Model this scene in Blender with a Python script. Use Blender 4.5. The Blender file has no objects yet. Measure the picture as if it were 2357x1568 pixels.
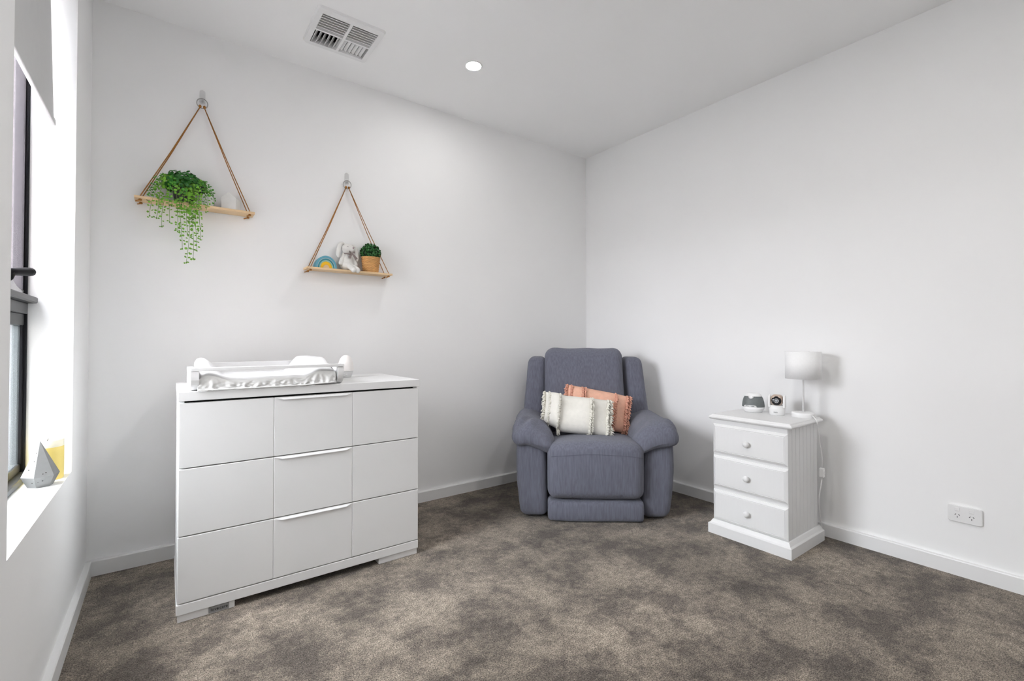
import bpy, bmesh, math, random
from mathutils import Vector, Matrix, noise
random.seed(7)
PI = math.pi
sc = bpy.context.scene
C = sc.collection

# ------------------------------------------------------------------ camera, world, exposure
YAW, PITCH, FPX = 0.6382, 0.0141, 1073.2
cam_d = bpy.data.cameras.new('camera'); cam = bpy.data.objects.new('camera', cam_d); C.objects.link(cam)
fw = Vector((math.sin(YAW)*math.cos(PITCH), math.cos(YAW)*math.cos(PITCH), math.sin(PITCH)))
rt = Vector((math.cos(YAW), -math.sin(YAW), 0)); up = rt.cross(fw)
M = Matrix((rt, up, -fw)).transposed().to_4x4(); M.translation = (0, 0, 1.0291)
cam.matrix_world = M
cam_d.sensor_width = 36; cam_d.sensor_fit = 'HORIZONTAL'; cam_d.lens = FPX/2357*36
cam_d.shift_x = -(1180.3-1178.5)/2357; cam_d.shift_y = (768.73-784)/2357
cam_d.clip_start = 0.02
sc.camera = cam

SKY = 54.0
DOWNLIGHT = 140.0      # visible downlight
FILL_DOWNLIGHT = 460.0    # added fill downlights, out of view
w = bpy.data.worlds.new('overcast_sky'); sc.world = w; w.use_nodes = True
bg = w.node_tree.nodes['Background']; bg.inputs[0].default_value = (0.97, 0.985, 1.0, 1); bg.inputs[1].default_value = SKY
sc.view_settings.view_transform = 'Standard'; sc.view_settings.look = 'None'
sc.view_settings.gamma = 1.0; sc.view_settings.use_curve_mapping = False
sc.view_settings.exposure = 0.30
try:
    sc.cycles.use_denoising = True
    sc.cycles.max_bounces = 6; sc.cycles.diffuse_bounces = 6; sc.cycles.glossy_bounces = 3; sc.cycles.transmission_bounces = 3; sc.cycles.transparent_max_bounces = 8
    sc.cycles.caustics_reflective = False; sc.cycles.caustics_refractive = False
    sc.cycles.sample_clamp_indirect = 8.0
except Exception: pass

# room constants
XL, YB, XR, H, YF = -0.276, 2.753, 2.806, 2.55, -0.75
WIN = (1.475, 2.34, 0.55, 2.42)      # y0 y1 z0 z1 of the window opening
XF = -0.395                          # room face of the window frame
# daylight portal in the window opening (guides sampling of the sky)
pd = bpy.data.lights.new('window_portal', 'AREA'); pd.shape = 'RECTANGLE'; pd.size = WIN[1]-WIN[0]; pd.size_y = WIN[3]-WIN[2]
pd.cycles.is_portal = True
po = bpy.data.objects.new('window_portal', pd); C.objects.link(po)
po.location = (-0.56, (WIN[0]+WIN[1])/2, (WIN[2]+WIN[3])/2); po.rotation_euler = (0, -PI/2, 0)

# ------------------------------------------------------------------ materials
def srgb(r, g, b):
    f = lambda c: c/12.92 if c <= .04045 else ((c+.055)/1.055)**2.4
    return (f(r), f(g), f(b), 1)
MATS = {}
def mat(name, col, rough=.6, var=.03, scale=12, bump=0, bscale=200, stretch=(1,1,1), metal=0, spec=.5, emit=0, trans=0, sheen=0, alpha=None, col2=None, detail=3):
    if name in MATS: return MATS[name]
    m = bpy.data.materials.new(name); m.use_nodes = True; nt = m.node_tree; n = nt.nodes
    b = n['Principled BSDF']
    tc = n.new('ShaderNodeTexCoord'); mp = n.new('ShaderNodeMapping'); mp.inputs['Scale'].default_value = stretch
    nt.links.new(tc.outputs['Object'], mp.inputs[0])
    ns = n.new('ShaderNodeTexNoise'); ns.inputs['Scale'].default_value = scale; ns.inputs['Detail'].default_value = detail
    nt.links.new(mp.outputs[0], ns.inputs['Vector'])
    cr = n.new('ShaderNodeValToRGB'); cr.color_ramp.elements[0].position = .3; cr.color_ramp.elements[1].position = .7
    c1 = [max(0, c*(1-var)) for c in col[:3]]+[1]; c2 = list(col2[:3])+[1] if col2 else [min(1, c*(1+var)) for c in col[:3]]+[1]
    cr.color_ramp.elements[0].color = c1; cr.color_ramp.elements[1].color = c2
    nt.links.new(ns.outputs['Fac'], cr.inputs[0]); nt.links.new(cr.outputs[0], b.inputs['Base Color'])
    b.inputs['Roughness'].default_value = rough; b.inputs['Metallic'].default_value = metal
    b.inputs['Specular IOR Level'].default_value = spec
    if sheen: b.inputs['Sheen Weight'].default_value = sheen
    if trans: b.inputs['Transmission Weight'].default_value = trans
    if emit: b.inputs['Emission Color'].default_value = (1, .985, .96, 1); b.inputs['Emission Strength'].default_value = emit
    if bump:
        n2 = n.new('ShaderNodeTexNoise'); n2.inputs['Scale'].default_value = bscale; n2.inputs['Detail'].default_value = 1
        nt.links.new(mp.outputs[0], n2.inputs['Vector'])
        bp = n.new('ShaderNodeBump'); bp.inputs['Strength'].default_value = bump; bp.inputs['Distance'].default_value = .002
        nt.links.new(n2.outputs['Fac'], bp.inputs['Height']); nt.links.new(bp.outputs[0], b.inputs['Normal'])
    MATS[name] = m; return m

def glassy(name, tint, clear, milky=0.0, ca=(.046, .052, .054, 1), cb=(.070, .076, .078, 1)):
    """thin pane: transparent + a little gloss, optionally a milky translucent share (frosted film)"""
    m = bpy.data.materials.new(name); m.use_nodes = True; nt = m.node_tree; n = nt.nodes; n.clear()
    out = n.new('ShaderNodeOutputMaterial'); t = n.new('ShaderNodeBsdfTransparent'); t.inputs[0].default_value = tint
    g = n.new('ShaderNodeBsdfGlossy'); g.inputs['Roughness'].default_value = .03
    mx = n.new('ShaderNodeMixShader'); mx.inputs[0].default_value = 1-clear
    nt.links.new(t.outputs[0], mx.inputs[1]); nt.links.new(g.outputs[0], mx.inputs[2]); last = mx
    if milky:
        tr = n.new('ShaderNodeBsdfTranslucent'); tc = n.new('ShaderNodeTexCoord'); ns = n.new('ShaderNodeTexNoise'); ns.inputs['Scale'].default_value = 30
        mp = n.new('ShaderNodeMapping'); mp.inputs['Scale'].default_value = (1, 1, .25)
        nt.links.new(tc.outputs['Object'], mp.inputs[0]); nt.links.new(mp.outputs[0], ns.inputs['Vector'])
        cr = n.new('ShaderNodeValToRGB'); cr.color_ramp.elements[0].color = ca; cr.color_ramp.elements[1].color = cb
        nt.links.new(ns.outputs['Fac'], cr.inputs[0]); nt.links.new(cr.outputs[0], tr.inputs[0])
        m2 = n.new('ShaderNodeMixShader'); m2.inputs[0].default_value = milky
        nt.links.new(mx.outputs[0], m2.inputs[1]); nt.links.new(tr.outputs[0], m2.inputs[2]); last = m2
    nt.links.new(last.outputs[0], out.inputs[0]); MATS[name] = m; return m

WALLC = (.90, .90, .90)
m_wall = mat('wall_paint', WALLC, .75, .006, 3, detail=0)
m_ceil = mat('ceiling_paint', (.93, .93, .93), .8, .005, 3, detail=0)
m_trim = mat('trim_gloss_paint', (.84, .84, .84), .35, .008, 6, detail=0)
m_white = mat('white_satin_lacquer', (.78, .78, .78), .38, .006, 8, detail=0)
m_whitewood = mat('white_painted_pine', (.77, .77, .77), .42, .006, 14, stretch=(6, 6, .6), bump=.05, bscale=60)
m_black = mat('black_powder_coat', (.006, .006, .008), .55, .1, 40, spec=.15)
m_dgrey = mat('charcoal_aluminium', (.03, .03, .032), .45, .08, 30)
m_dark = mat('dark_void', (.01, .01, .01), .9, .1, 20)
m_grey = mat('grey_metal', (.35, .35, .36), .35, .05, 40, metal=.8)
m_chair = mat('slate_blue_woven_upholstery', srgb(.415, .422, .472), .95, .16, 26, bump=.5, bscale=420, stretch=(5, 5, .45), sheen=.15, spec=.2)
m_pine = mat('pale_pine', srgb(.86, .74, .58), .55, .08, 9, stretch=(.6, 6, 6), bump=.06, bscale=60)
m_rope = mat('tan_suede_cord', srgb(.60, .40, .16), .8, .15, 300)
m_ring = mat('brushed_steel', (.42, .41, .40), .3, .05, 60, metal=1)
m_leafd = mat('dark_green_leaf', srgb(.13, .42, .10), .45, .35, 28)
m_leafl = mat('lit_lime_leaf', srgb(.42, .64, .16), .5, .25, 28)  # lighter lime paints in the light falling on the hanging stems
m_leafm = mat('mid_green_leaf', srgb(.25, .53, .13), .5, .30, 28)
m_vine = mat('green_stem', srgb(.38, .52, .22), .6, .15, 60)
m_topi = mat('boxwood_green_leaf', srgb(.16, .40, .17), .5, .45, 60)
m_core = mat('dark_green_core', srgb(.05, .13, .06), .9, .3, 60)  # darker green filler inside the leaves
m_pot = mat('charcoal_pot', (.035, .035, .037), .6, .1, 30)
m_wick = mat('honey_wicker', srgb(.86, .66, .42), .65, .15, 40, bump=.2, bscale=160)
m_conc = mat('pale_concrete', srgb(.88, .88, .87), .8, .06, 20, bump=.15, bscale=120)
m_conc2 = mat('grey_concrete', srgb(.50, .50, .50), .85, .06, 25, bump=.15, bscale=120)
m_pit = mat('concrete_air_pit', srgb(.25, .23, .21), .95, .1, 50)
m_plush = mat('white_plush', (.76, .75, .72), .95, .03, 60, bump=.5, bscale=500, sheen=.3)
m_ribbon = mat('taupe_ribbon', srgb(.52, .47, .46), .7, .08, 60)
m_pad = mat('white_vinyl_pad', (.73, .73, .73), .5, .01, 10)
m_cover = mat('white_fitted_cover', (.72, .72, .71), .8, .02, 30, bump=.1, bscale=300)
m_cush = mat('ivory_cotton', srgb(.885, .875, .845), .9, .03, 50, bump=.25, bscale=500)
m_cushp = mat('blush_cotton', srgb(.87, .68, .59), .9, .06, 50, bump=.25, bscale=500)
m_fringe = mat('ivory_yarn', srgb(.87, .86, .82), .95, .04, 200)
m_fringep = mat('blush_yarn', srgb(.82, .61, .53), .95, .10, 200)
m_plastic = mat('white_plastic', (.83, .83, .83), .3, .008, 20)
m_slot = mat('dark_socket_slot', (.06, .06, .06), .6, .1, 30)
m_shade = mat('white_linen_shade', (.90, .90, .90), .85, .015, 120, bump=.1, bscale=600)
m_mongrey = mat('graphite_grille', srgb(.42, .44, .44), .5, .05, 80)
m_gold = mat('rose_gold_trim', srgb(.78, .70, .64), .3, .04, 30, metal=.3)
m_lens = mat('black_lens', (.01, .01, .012), .08, .1, 30)
m_blind = mat('grey_blockout_blind', (.62, .62, .62), .85, .01, 30, bump=.05, bscale=600)
m_yellow = mat('pale_yellow_wax', srgb(.95, .86, .50), .5, .05, 8)
m_cream = mat('overlit_wax', srgb(.97, .95, .86), .5, .03, 10)  # pale top band with the strong light painted into the wax colour
m_clear = glassy('clear_hook_plastic', (.97, .97, .97, 1), .93)
m_pane = glassy('clear_window_glass', (.95, .95, .97, 1), .93)
m_screen = glassy('grey_insect_screen', (1, 1, 1, 1), .995, .30, (.040, .037, .040, 1), (.054, .050, .052, 1))
m_frost = glassy('frosted_window_glass', (.95, .97, .98, 1), .93, .36)
m_outer = mat('grey_render', (.165, .155, .165), .9, .10, 6, bump=.3, bscale=60)
m_ground = mat('concrete_paving', (.74, .73, .72), .9, .1, 4)

def carpet():
    m = bpy.data.materials.new('taupe_cut_pile_carpet'); m.use_nodes = True; nt = m.node_tree; n = nt.nodes; b = n['Principled BSDF']
    tc = n.new('ShaderNodeTexCoord')
    def nz(s, d, r=.55, dist=0):
        x = n.new('ShaderNodeTexNoise'); x.inputs['Scale'].default_value = s; x.inputs['Detail'].default_value = d
        x.inputs['Roughness'].default_value = r; x.inputs['Distortion'].default_value = dist
        nt.links.new(tc.outputs['Object'], x.inputs['Vector']); return x
    big = nz(1.4, 2, .6); mid = nz(4.6, 6, .74); sml = nz(42, 2, .8); fine = nz(230, 1, .9)
    def ramp(src, a, b_, ca, cb):
        r = n.new('ShaderNodeValToRGB'); r.color_ramp.elements[0].position = a; r.color_ramp.elements[1].position = b_
        r.color_ramp.elements[0].color = ca; r.color_ramp.elements[1].color = cb; nt.links.new(src, r.inputs[0]); return r
    def mixc(t, f, a, c):
        x = n.new('ShaderNodeMix'); x.data_type = 'RGBA'; x.blend_type = t; x.inputs[0].default_value = f
        nt.links.new(a, x.inputs[6]); nt.links.new(c, x.inputs[7]); return x.outputs[2]
    g = lambda v: (v, v, v, 1)
    base = ramp(mid.outputs['Fac'], .41, .59, srgb(.365, .336, .308), srgb(.548, .508, .458))
    b1 = ramp(big.outputs['Fac'], .35, .65, g(.70), g(1.16)); s1 = ramp(sml.outputs['Fac'], .3, .7, g(.70), g(1.28)); f1 = ramp(fine.outputs['Fac'], .33, .67, g(.34), g(1.66))
    c = mixc('MULTIPLY', 1, base.outputs[0], b1.outputs[0]); c = mixc('MULTIPLY', 1, c, s1.outputs[0]); c = mixc('MULTIPLY', 1, c, f1.outputs[0])
    nt.links.new(c, b.inputs['Base Color']); b.inputs['Roughness'].default_value = 1; b.inputs['Specular IOR Level'].default_value = .05
    b.inputs['Sheen Weight'].default_value = .15
    bp = n.new('ShaderNodeBump'); bp.inputs['Strength'].default_value = .5; bp.inputs['Distance'].default_value = .005
    nt.links.new(fine.outputs['Fac'], bp.inputs['Height']); nt.links.new(bp.outputs[0], b.inputs['Normal'])
    return m
m_carpet = carpet()

# ------------------------------------------------------------------ helpers
def link(name, me, m=None, parent=None, smooth=False):
    o = bpy.data.objects.new(name, me); C.objects.link(o)
    if m: me.materials.append(m)
    if parent: o.parent = parent
    if smooth:
        for p in me.polygons: p.use_smooth = True
    return o
def fin(name, bm, m=None, parent=None, smooth=False):
    bmesh.ops.recalc_face_normals(bm, faces=bm.faces)
    me = bpy.data.meshes.new(name); bm.to_mesh(me); bm.free()
    return link(name, me, m, parent, smooth)
def tag(o, label, cat, group=None):
    o['label'] = label; o['category'] = cat
    if group: o['group'] = group
    return o
def thing(name, label, cat, loc=(0,0,0), rz=0, group=None):
    o = bpy.data.objects.new(name, None); C.objects.link(o); o.location = loc; o.rotation_euler = (0, 0, rz); o.empty_display_size = .05
    return tag(o, label, cat, group)
def struct(o): o['kind'] = 'structure'; return o
def stuff(o): o['kind'] = 'stuff'; return o
def box(bm, a, b, bev=0, seg=2):
    r = bmesh.ops.create_cube(bm, size=1); vs = r['verts']
    for v in vs:
        v.co = Vector([a[i]+(v.co[i]+.5)*(b[i]-a[i]) for i in range(3)])
    if bev:
        es = list({e for v in vs for e in v.link_edges})
        bmesh.ops.bevel(bm, geom=es, offset=bev, segments=seg, affect='EDGES', profile=.5)
    return bm
def boxo(name, a, b, m, parent=None, bev=0, seg=2):
    return fin(name, box(bmesh.new(), a, b, bev, seg), m, parent)
def tube(bm, pts, r, n=8, cap=True, taper=None):
    pts = [Vector(p) for p in pts]; rings = []; prev = None
    for i, p in enumerate(pts):
        t = (pts[min(i+1, len(pts)-1)]-pts[max(i-1, 0)]).normalized()
        if prev is None:
            a = Vector((0, 0, 1)) if abs(t.z) < .9 else Vector((1, 0, 0)); nrm = t.cross(a).normalized()
        else: nrm = (prev-t*prev.dot(t)).normalized()
        prev = nrm; bn = t.cross(nrm); rr = r if taper is None else r*taper[i]
        rings.append([bm.verts.new(p+(nrm*math.cos(2*PI*k/n)+bn*math.sin(2*PI*k/n))*rr) for k in range(n)])
    for a, b in zip(rings, rings[1:]):
        for k in range(n): bm.faces.new((a[k], a[(k+1)%n], b[(k+1)%n], b[k]))
    if cap: bm.faces.new(rings[0][::-1]); bm.faces.new(rings[-1])
    return bm
def lathe(bm, prof, n=32, c=(0,0,0), fn=None):
    rings = []
    for r, z in prof:
        if r < 1e-6: rings.append([bm.verts.new((c[0], c[1], c[2]+z))])
        else: rings.append([bm.verts.new((c[0]+r*math.cos(2*PI*k/n), c[1]+r*math.sin(2*PI*k/n), c[2]+z)) for k in range(n)])
    for a, b in zip(rings, rings[1:]):
        for k in range(n):
            k2 = (k+1)%n
            if len(a) == 1 and len(b) == 1: continue
            if len(a) == 1: bm.faces.new((a[0], b[k], b[k2]))
            elif len(b) == 1: bm.faces.new((a[k], a[k2], b[0]))
            else: bm.faces.new((a[k], a[k2], b[k2], b[k]))
    return bm
def prism(bm, poly, axis, a, b):
    """extrude 2D polygon along axis between a and b"""
    def mk(p, t):
        if axis == 0: return (t, p[0], p[1])
        if axis == 1: return (p[0], t, p[1])
        return (p[0], p[1], t)
    A = [bm.verts.new(mk(p, a)) for p in poly]; B = [bm.verts.new(mk(p, b)) for p in poly]; n = len(poly)
    bm.faces.new(A); bm.faces.new(B[::-1])
    for i in range(n): bm.faces.new((A[i], B[i], B[(i+1)%n], A[(i+1)%n]))
    return bm
def softbox(name, size, r, m, parent, fn=None, seg=16, center=(0,0,0)):
    """rounded, well subdivided block that can be deformed by fn(x,y,z)"""
    bm = bmesh.new(); hs = [s/2 for s in size]; key = {}
    def warp(t): return math.sin(t*PI/2)*.75+t*.25
    def P(p):
        q = [p[i]*hs[i] for i in range(3)]; inn = [max(-(hs[i]-r), min(hs[i]-r, q[i])) for i in range(3)]
        d = Vector([q[i]-inn[i] for i in range(3)])
        o = Vector(inn)
        if d.length > 1e-9: o = o+d.normalized()*r
        k = tuple(round(c, 5) for c in o)
        if k not in key:
            v = fn(*o) if fn else o
            key[k] = bm.verts.new(Vector(v)+Vector(center))
        return key[k]
    g = [warp(-1+2*i/seg) for i in range(seg+1)]
    for ax in range(3):
        for s in (-1, 1):
            for i in range(seg):
                for j in range(seg):
                    def pt(a, b):
                        p = [0, 0, 0]; p[ax] = s; p[(ax+1)%3] = a; p[(ax+2)%3] = b; return P(p)
                    vs = [pt(g[i], g[j]), pt(g[i+1], g[j]), pt(g[i+1], g[j+1]), pt(g[i], g[j+1])]
                    u = []
                    for v in vs:
                        if v not in u: u.append(v)
                    if len(u) > 2:
                        try: bm.faces.new(u)
                        except ValueError: pass
    return fin(name, bm, m, parent, True)
def ell(bm, c, r, rot=None, u=20, v=12):
    mt = Matrix.Translation(c) @ (rot.to_4x4() if rot else Matrix.Identity(4)) @ Matrix.Diagonal((*r, 1))
    bmesh.ops.create_uvsphere(bm, u_segments=u, v_segments=v, radius=1, matrix=mt); return bm
def text_mesh(body, size, depth):
    cu = bpy.data.curves.new('txt', 'FONT'); cu.body = body; cu.size = size; cu.extrude = depth; cu.align_x = 'CENTER'; cu.align_y = 'CENTER'
    o = bpy.data.objects.new('txt', cu); C.objects.link(o)
    dg = bpy.context.evaluated_depsgraph_get(); me = bpy.data.meshes.new_from_object(o.evaluated_get(dg))
    bpy.data.objects.remove(o); bpy.data.curves.remove(cu); return me
def nz(x, y, z, s): return noise.noise(Vector((x*s, y*s, z*s)))

# ------------------------------------------------------------------ room shell
T = .18
struct(boxo('floor', (XL-.2, YF-.2, -.1), (XR+.2, YB+.2, 0), m_carpet))
V = (.553, .841, 2.207, 2.507)    # hole for the air vent x0 x1 y0 y1
bm = bmesh.new(); zc = H+.12
box(bm, (XL-T, YF-T, H), (V[0], YB+T, zc)); box(bm, (V[1], YF-T, H), (XR+T, YB+T, zc))
box(bm, (V[0], YF-T, H), (V[1], V[2], zc)); box(bm, (V[0], V[3], H), (V[1], YB+T, zc))
struct(fin('ceiling', bm, m_ceil))
struct(boxo('wall_back', (XL-T, YB, -.05), (XR+T, YB+T, H+.1), m_wall))
struct(boxo('wall_right', (XR, YF-T, -.05), (XR+T, YB, H+.1), m_wall))
struct(boxo('wall_front', (XL-T, YF-T, -.05), (XR, YF, H+.1), m_wall))
for wname, x0, x1, wm in (('wall_left', -.43, XL, m_wall), ('wall_outer', -.55, -.43, mat('charcoal_brick_render', (.12, .112, .118), .95, .12, 25))):
  bm = bmesh.new()
  box(bm, (x0, YF, -.05), (x1, WIN[0], H+.1)); box(bm, (x0, WIN[1], -.05), (x1, YB, H+.1))
  box(bm, (x0, WIN[0], -.05), (x1, WIN[1], WIN[2])); box(bm, (x0, WIN[0], WIN[3]), (x1, WIN[1], H+.1))
  struct(fin(wname, bm, wm))
def baseboard(name, a, b, ax, sgn):
    bh, t = .0666, .0205; bm = bmesh.new()
    prof = [(0, 0), (t, 0), (t, bh-.004), (t-.003, bh), (0, bh)]
    if ax == 'x': prism(bm, [(YB-p[0] if sgn < 0 else YF+p[0], p[1]) for p in prof], 0, a, b)
    else: prism(bm, [((XL+p[0]) if sgn > 0 else (XR-p[0]), p[1]) for p in prof], 1, a, b)
    return struct(fin(name, bm, m_trim))
baseboard('baseboard_back', XL, XR, 'x', -1); baseboard('baseboard_front', XL, XR, 'x', 1)
baseboard('baseboard_left', YF, YB-.0205, 'y', 1); baseboard('baseboard_right', YF, YB-.0205, 'y', -1)

# window
win = bpy.data.objects.new('window_1', None); C.objects.link(win); win.location = (XF, (WIN[0]+WIN[1])/2, WIN[2]); struct(win)
def wpart(name, a, b, m, bev=.002):
    o = boxo(name, a, b, m, None, bev, 1); o.parent = win; o.matrix_parent_inverse = Matrix.Translation(win.location).inverted(); return o
y0, y1, z0, z1 = WIN
xo = -.430
wpart('frame_jamb', (xo, y1-.012, z0), (XF, y1, z1), m_black); wpart('frame_jamb', (xo, y0, z0), (XF, y0+.012, z1), m_black)
wpart('frame_head', (xo, y0+.012, z1-.03), (XF, y1-.012, z1), m_black)
wpart('frame_sill', (xo, y0+.012, z0), (XF+.012, y1-.012, z0+.022), m_dgrey)
wpart('bottom_rail', (xo, y0+.012, z0+.022), (XF-.012, y1-.012, z0+.05), m_dgrey)
wpart('transom', (xo, y0+.012, 1.122), (XF+.002, y1-.012, 1.160), m_dgrey)
wpart('transom_ledge', (xo, y0+.012, 1.160), (XF+.026, y1-.004, 1.182), m_dgrey, .004)
wpart('lower_head_rail', (xo, y0+.012, 1.082), (XF-.007, y1-.012, 1.122), m_dgrey)
wpart('lower_stile', (xo, y1-.020, z0+.05), (XF-.008, y1-.012, 1.082), m_black)
wpart('lower_stile', (xo, y0+.012, z0+.05), (XF-.008, y0+.020, 1.082), m_black)
wpart('upper_stile', (xo, y1-.026, 1.182), (-.405, y1-.012, z1-.03), m_black)
wpart('upper_stile', (xo, y0+.012, 1.182), (-.405, y0+.026, z1-.03), m_black)
wpart('upper_sash_rail', (xo, y0+.026, 1.182), (XF-.006, y1-.026, 1.205), m_dgrey)
wpart('upper_pane', (-.412, y0+.026, 1.205), (-.408, y1-.026, z1-.03), m_pane, 0)
wpart('insect_screen', (-.4038, y0+.014, 1.182), (-.4030, y1-.012, z1-.03), m_screen, 0)
wpart('lower_pane', (-.415, y0+.020, z0+.05), (-.411, y1-.020, 1.082), m_frost, 0)
# winder handle on the transom
hd = bpy.data.objects.new('winder', None); C.objects.link(hd); hd.parent = win; hd.matrix_parent_inverse = Matrix.Translation(win.location).inverted()
yh = 2.02
def hpart(name, bm, m, s=False):
    o = fin(name, bm, m, None, s); o.parent = hd; return o
bm = bmesh.new(); prism(bm, [(yh-.11, 1.182), (yh+.15, 1.182), (yh+.15, 1.189), (yh+.07, 1.201), (yh+.03, 1.216), (yh-.03, 1.216), (yh-.06, 1.201), (yh-.11, 1.189)], 0, XF-.004, XF+.016)
hpart('winder_base', bm, m_grey)
bm = bmesh.new(); tube(bm, [(XF+.002, yh, 1.210), (XF+.012, yh, 1.220), (XF+.014, yh+.01, 1.232)], .012, 10); hpart('winder_shaft', bm, m_black, True)
bm = bmesh.new(); tube(bm, [(XF+.006, yh-.03, 1.232), (XF+.018, yh+.03, 1.239), (XF+.036, yh+.095, 1.248), (XF+.042, yh+.11, 1.250)], .0145, 10, taper=[.7, .8, 1, .9]); hpart('winder_knob', bm, m_black, True)

# outside: paving, side return wall of the house next door, unseen fence raised to block low sky light
struct(boxo('ground', (-14, -8, -.35), (-.55, 12, -.25), m_ground))
struct(boxo('wall_neighbour', (-2.3, 4.6, -.25), (-.56, 4.8, 4.2), mat('pale_mauve_render', (.50, .47, .49), .9, .08, 6)))
struct(boxo('wall_blocker', (-3.2, .80, -.25), (-.55, .98, 3.2), mat('brown_brick_render', (.22, .20, .185), .9, .1, 5)))  # unseen wall added to block slanting sky light from the back wall
fence = thing('sky_block_fence', 'unseen grey slatted fence raised outside the window to block low sky', 'fence', (-7, 0, -.25))
for k in range(12): boxo('slat', (-.02, -6, .1+k*.16), (.02, 9, .24+k*.16), m_outer, fence)
for k in range(7): boxo('post', (.02, -6+k*2.45, 0), (.09, -5.92+k*2.45, 2.05), m_outer, fence)

# roller blind inside the reveal
bl = thing('roller_blind', 'grey roller blind pulled partway down inside the window reveal', 'blind', (-.335, 1.9, 1.81))
def at(o, name, bm, m, s=False):
    x = fin(name, bm, m, o, s); x.matrix_parent_inverse = Matrix.Translation(o.location).inverted(); return x
bm = bmesh.new(); prism(bm, [(-.349, 2.375), (-.3475, 2.375), (-.3315, 1.815), (-.333, 1.815)], 1, 1.482, 2.312); at(bl, 'blind_fabric', bm, m_blind)
bm = bmesh.new(); box(bm, (-.338, 1.482, 1.798), (-.326, 2.312, 1.820), .003); at(bl, 'bottom_bar', bm, m_blind)
bm = bmesh.new(); tube(bm, [(-.345, 1.476, 2.385), (-.345, 2.338, 2.385)], .028, 20); at(bl, 'roller_tube', bm, m_blind, True)

# ------------------------------------------------------------------ ceiling: vent and downlights
vt = thing('air_vent', 'square white four-way ceiling air vent with louvres near back wall', 'vent', (.697, 2.357, H))
def vp(name, bm, m=m_plastic): return at(vt, name, bm, m)
ox0, ox1, oy0, oy1 = .536, .858, 2.194, 2.512
ix0, ix1, iy0, iy1 = .566, .829, 2.236, 2.482
bm = bmesh.new()
outer = []; rr = .02
for cx, cy, a0 in ((ox1-rr, oy1-rr, 0), (ox0+rr, oy1-rr, 90), (ox0+rr, oy0+rr, 180), (ox1-rr, oy0+rr, 270)):
    for k in range(6): a = math.radians(a0+k*18); outer.append((cx+rr*math.cos(a), cy+rr*math.sin(a)))
inner = []
for cx, cy, a0 in ((ix1, iy1, 0), (ix0, iy1, 90), (ix0, iy0, 180), (ix1, iy0, 270)):
    for k in range(6): inner.append((cx, cy))
def ringz(z, pts, ins=0):
    cx, cy = .697, 2.357
    return [bm.verts.new((p[0]+(cx-p[0])*ins, p[1]+(cy-p[1])*ins, z)) for p in pts]
A0 = ringz(H, outer); A1 = ringz(H-.010, outer, .03)
ci = [(ix1, iy1), (ix0, iy1), (ix0, iy0), (ix1, iy0)]
B1 = [bm.verts.new((p[0], p[1], H-.010)) for p in ci]; B0 = [bm.verts.new((p[0], p[1], H+.03)) for p in ci]
n = len(outer)
for i in range(n): bm.faces.new((A0[i], A0[(i+1)%n], A1[(i+1)%n], A1[i]))
for q in range(4):
    for k in range(5): bm.faces.new((A1[q*6+k], A1[q*6+k+1], B1[q]))
    q2 = (q+1)%4; bm.faces.new((A1[q*6+5], A1[q2*6], B1[q2], B1[q])); bm.faces.new((B1[q], B1[q2], B0[q2], B0[q]))
vp('frame', bm)
mx, my = .700, 2.368
bm = bmesh.new(); box(bm, (mx-.006, iy0, H-.010), (mx+.006, iy1, H+.02)); box(bm, (ix0, my-.005, H-.010), (mx-.006, my+.005, H+.02)); box(bm, (mx+.006, my-.005, H-.010), (ix1, my+.005, H+.02)); vp('cross_bar', bm)
bm = bmesh.new(); box(bm, (V[0], V[2], H+.01), (V[1], V[3], H+.115)); bmesh.ops.delete(bm, geom=[f for f in bm.faces if f.calc_center_median().z < H+.02], context='FACES'); vp('duct_box', bm, m_dark)
def slat_x(xa, xb, y, tilt):     # louvre running along x
    bm = bmesh.new(); d = .030; c, s = math.cos(tilt), math.sin(tilt)
    P = [(-d/2, -.0013), (d/2, -.0013), (d/2, .0013), (-d/2, .0013)]
    prism(bm, [(y+a*c-b*s, H+.004+a*s+b*c) for a, b in P], 0, xa, xb); return vp('slat', bm)
def slat_y(ya, yb, x, tilt, d=.030):
    bm = bmesh.new(); c, s = math.cos(tilt), math.sin(tilt)
    P = [(-d/2, -.0008), (d/2, -.0008), (d/2, .0008), (-d/2, .0008)]
    prism(bm, [(x+a*c-b*s, H+.004+a*s+b*c) for a, b in P], 1, ya, yb); return vp('slat', bm)
for k in range(6):
    y = iy0+.014+k*(my-iy0-.02)/6+.004
    slat_x(ix0+.001, mx-.007, y, math.radians(66)); slat_x(mx+.007, ix1-.001, y, math.radians(66))
for k in range(6): slat_y(my+.006, iy1-.001, ix0+.015+k*.0205, math.radians(52))
for k in range(6): slat_y(my+.006, iy1-.001, mx+.018+k*.0195, math.radians(-38), .0160)

def downlight(x, y, label, power, mname):
    t = thing('downlight', label, 'downlight', (x, y, H))
    bm = bmesh.new(); lathe(bm, [(.040, 0), (.040, -.004), (.047, -.005), (.0485, -.003), (.0485, 0)], 40); fin('trim_ring', bm, m_plastic, t, True)
    m = mat(mname, (.9, .9, .9), .5, .005, 10, emit=power)
    bm = bmesh.new(); lathe(bm, [(0, -.0035), (.040, -.0035), (.040, -.001)], 40); fin('diffuser', bm, m, t)
    return t
downlight(1.350, 2.184, 'round lit white downlight in the ceiling right of the air vent', DOWNLIGHT, 'lit_diffuser')
downlight(1.20, .90, 'added unseen fill downlight in the middle of the ceiling', FILL_DOWNLIGHT, 'fill_diffuser')  # this one and the next are added for fill, out of view
downlight(1.20, -.20, 'added unseen fill downlight in the ceiling nearest the front wall', FILL_DOWNLIGHT, 'fill_diffuser')

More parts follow.
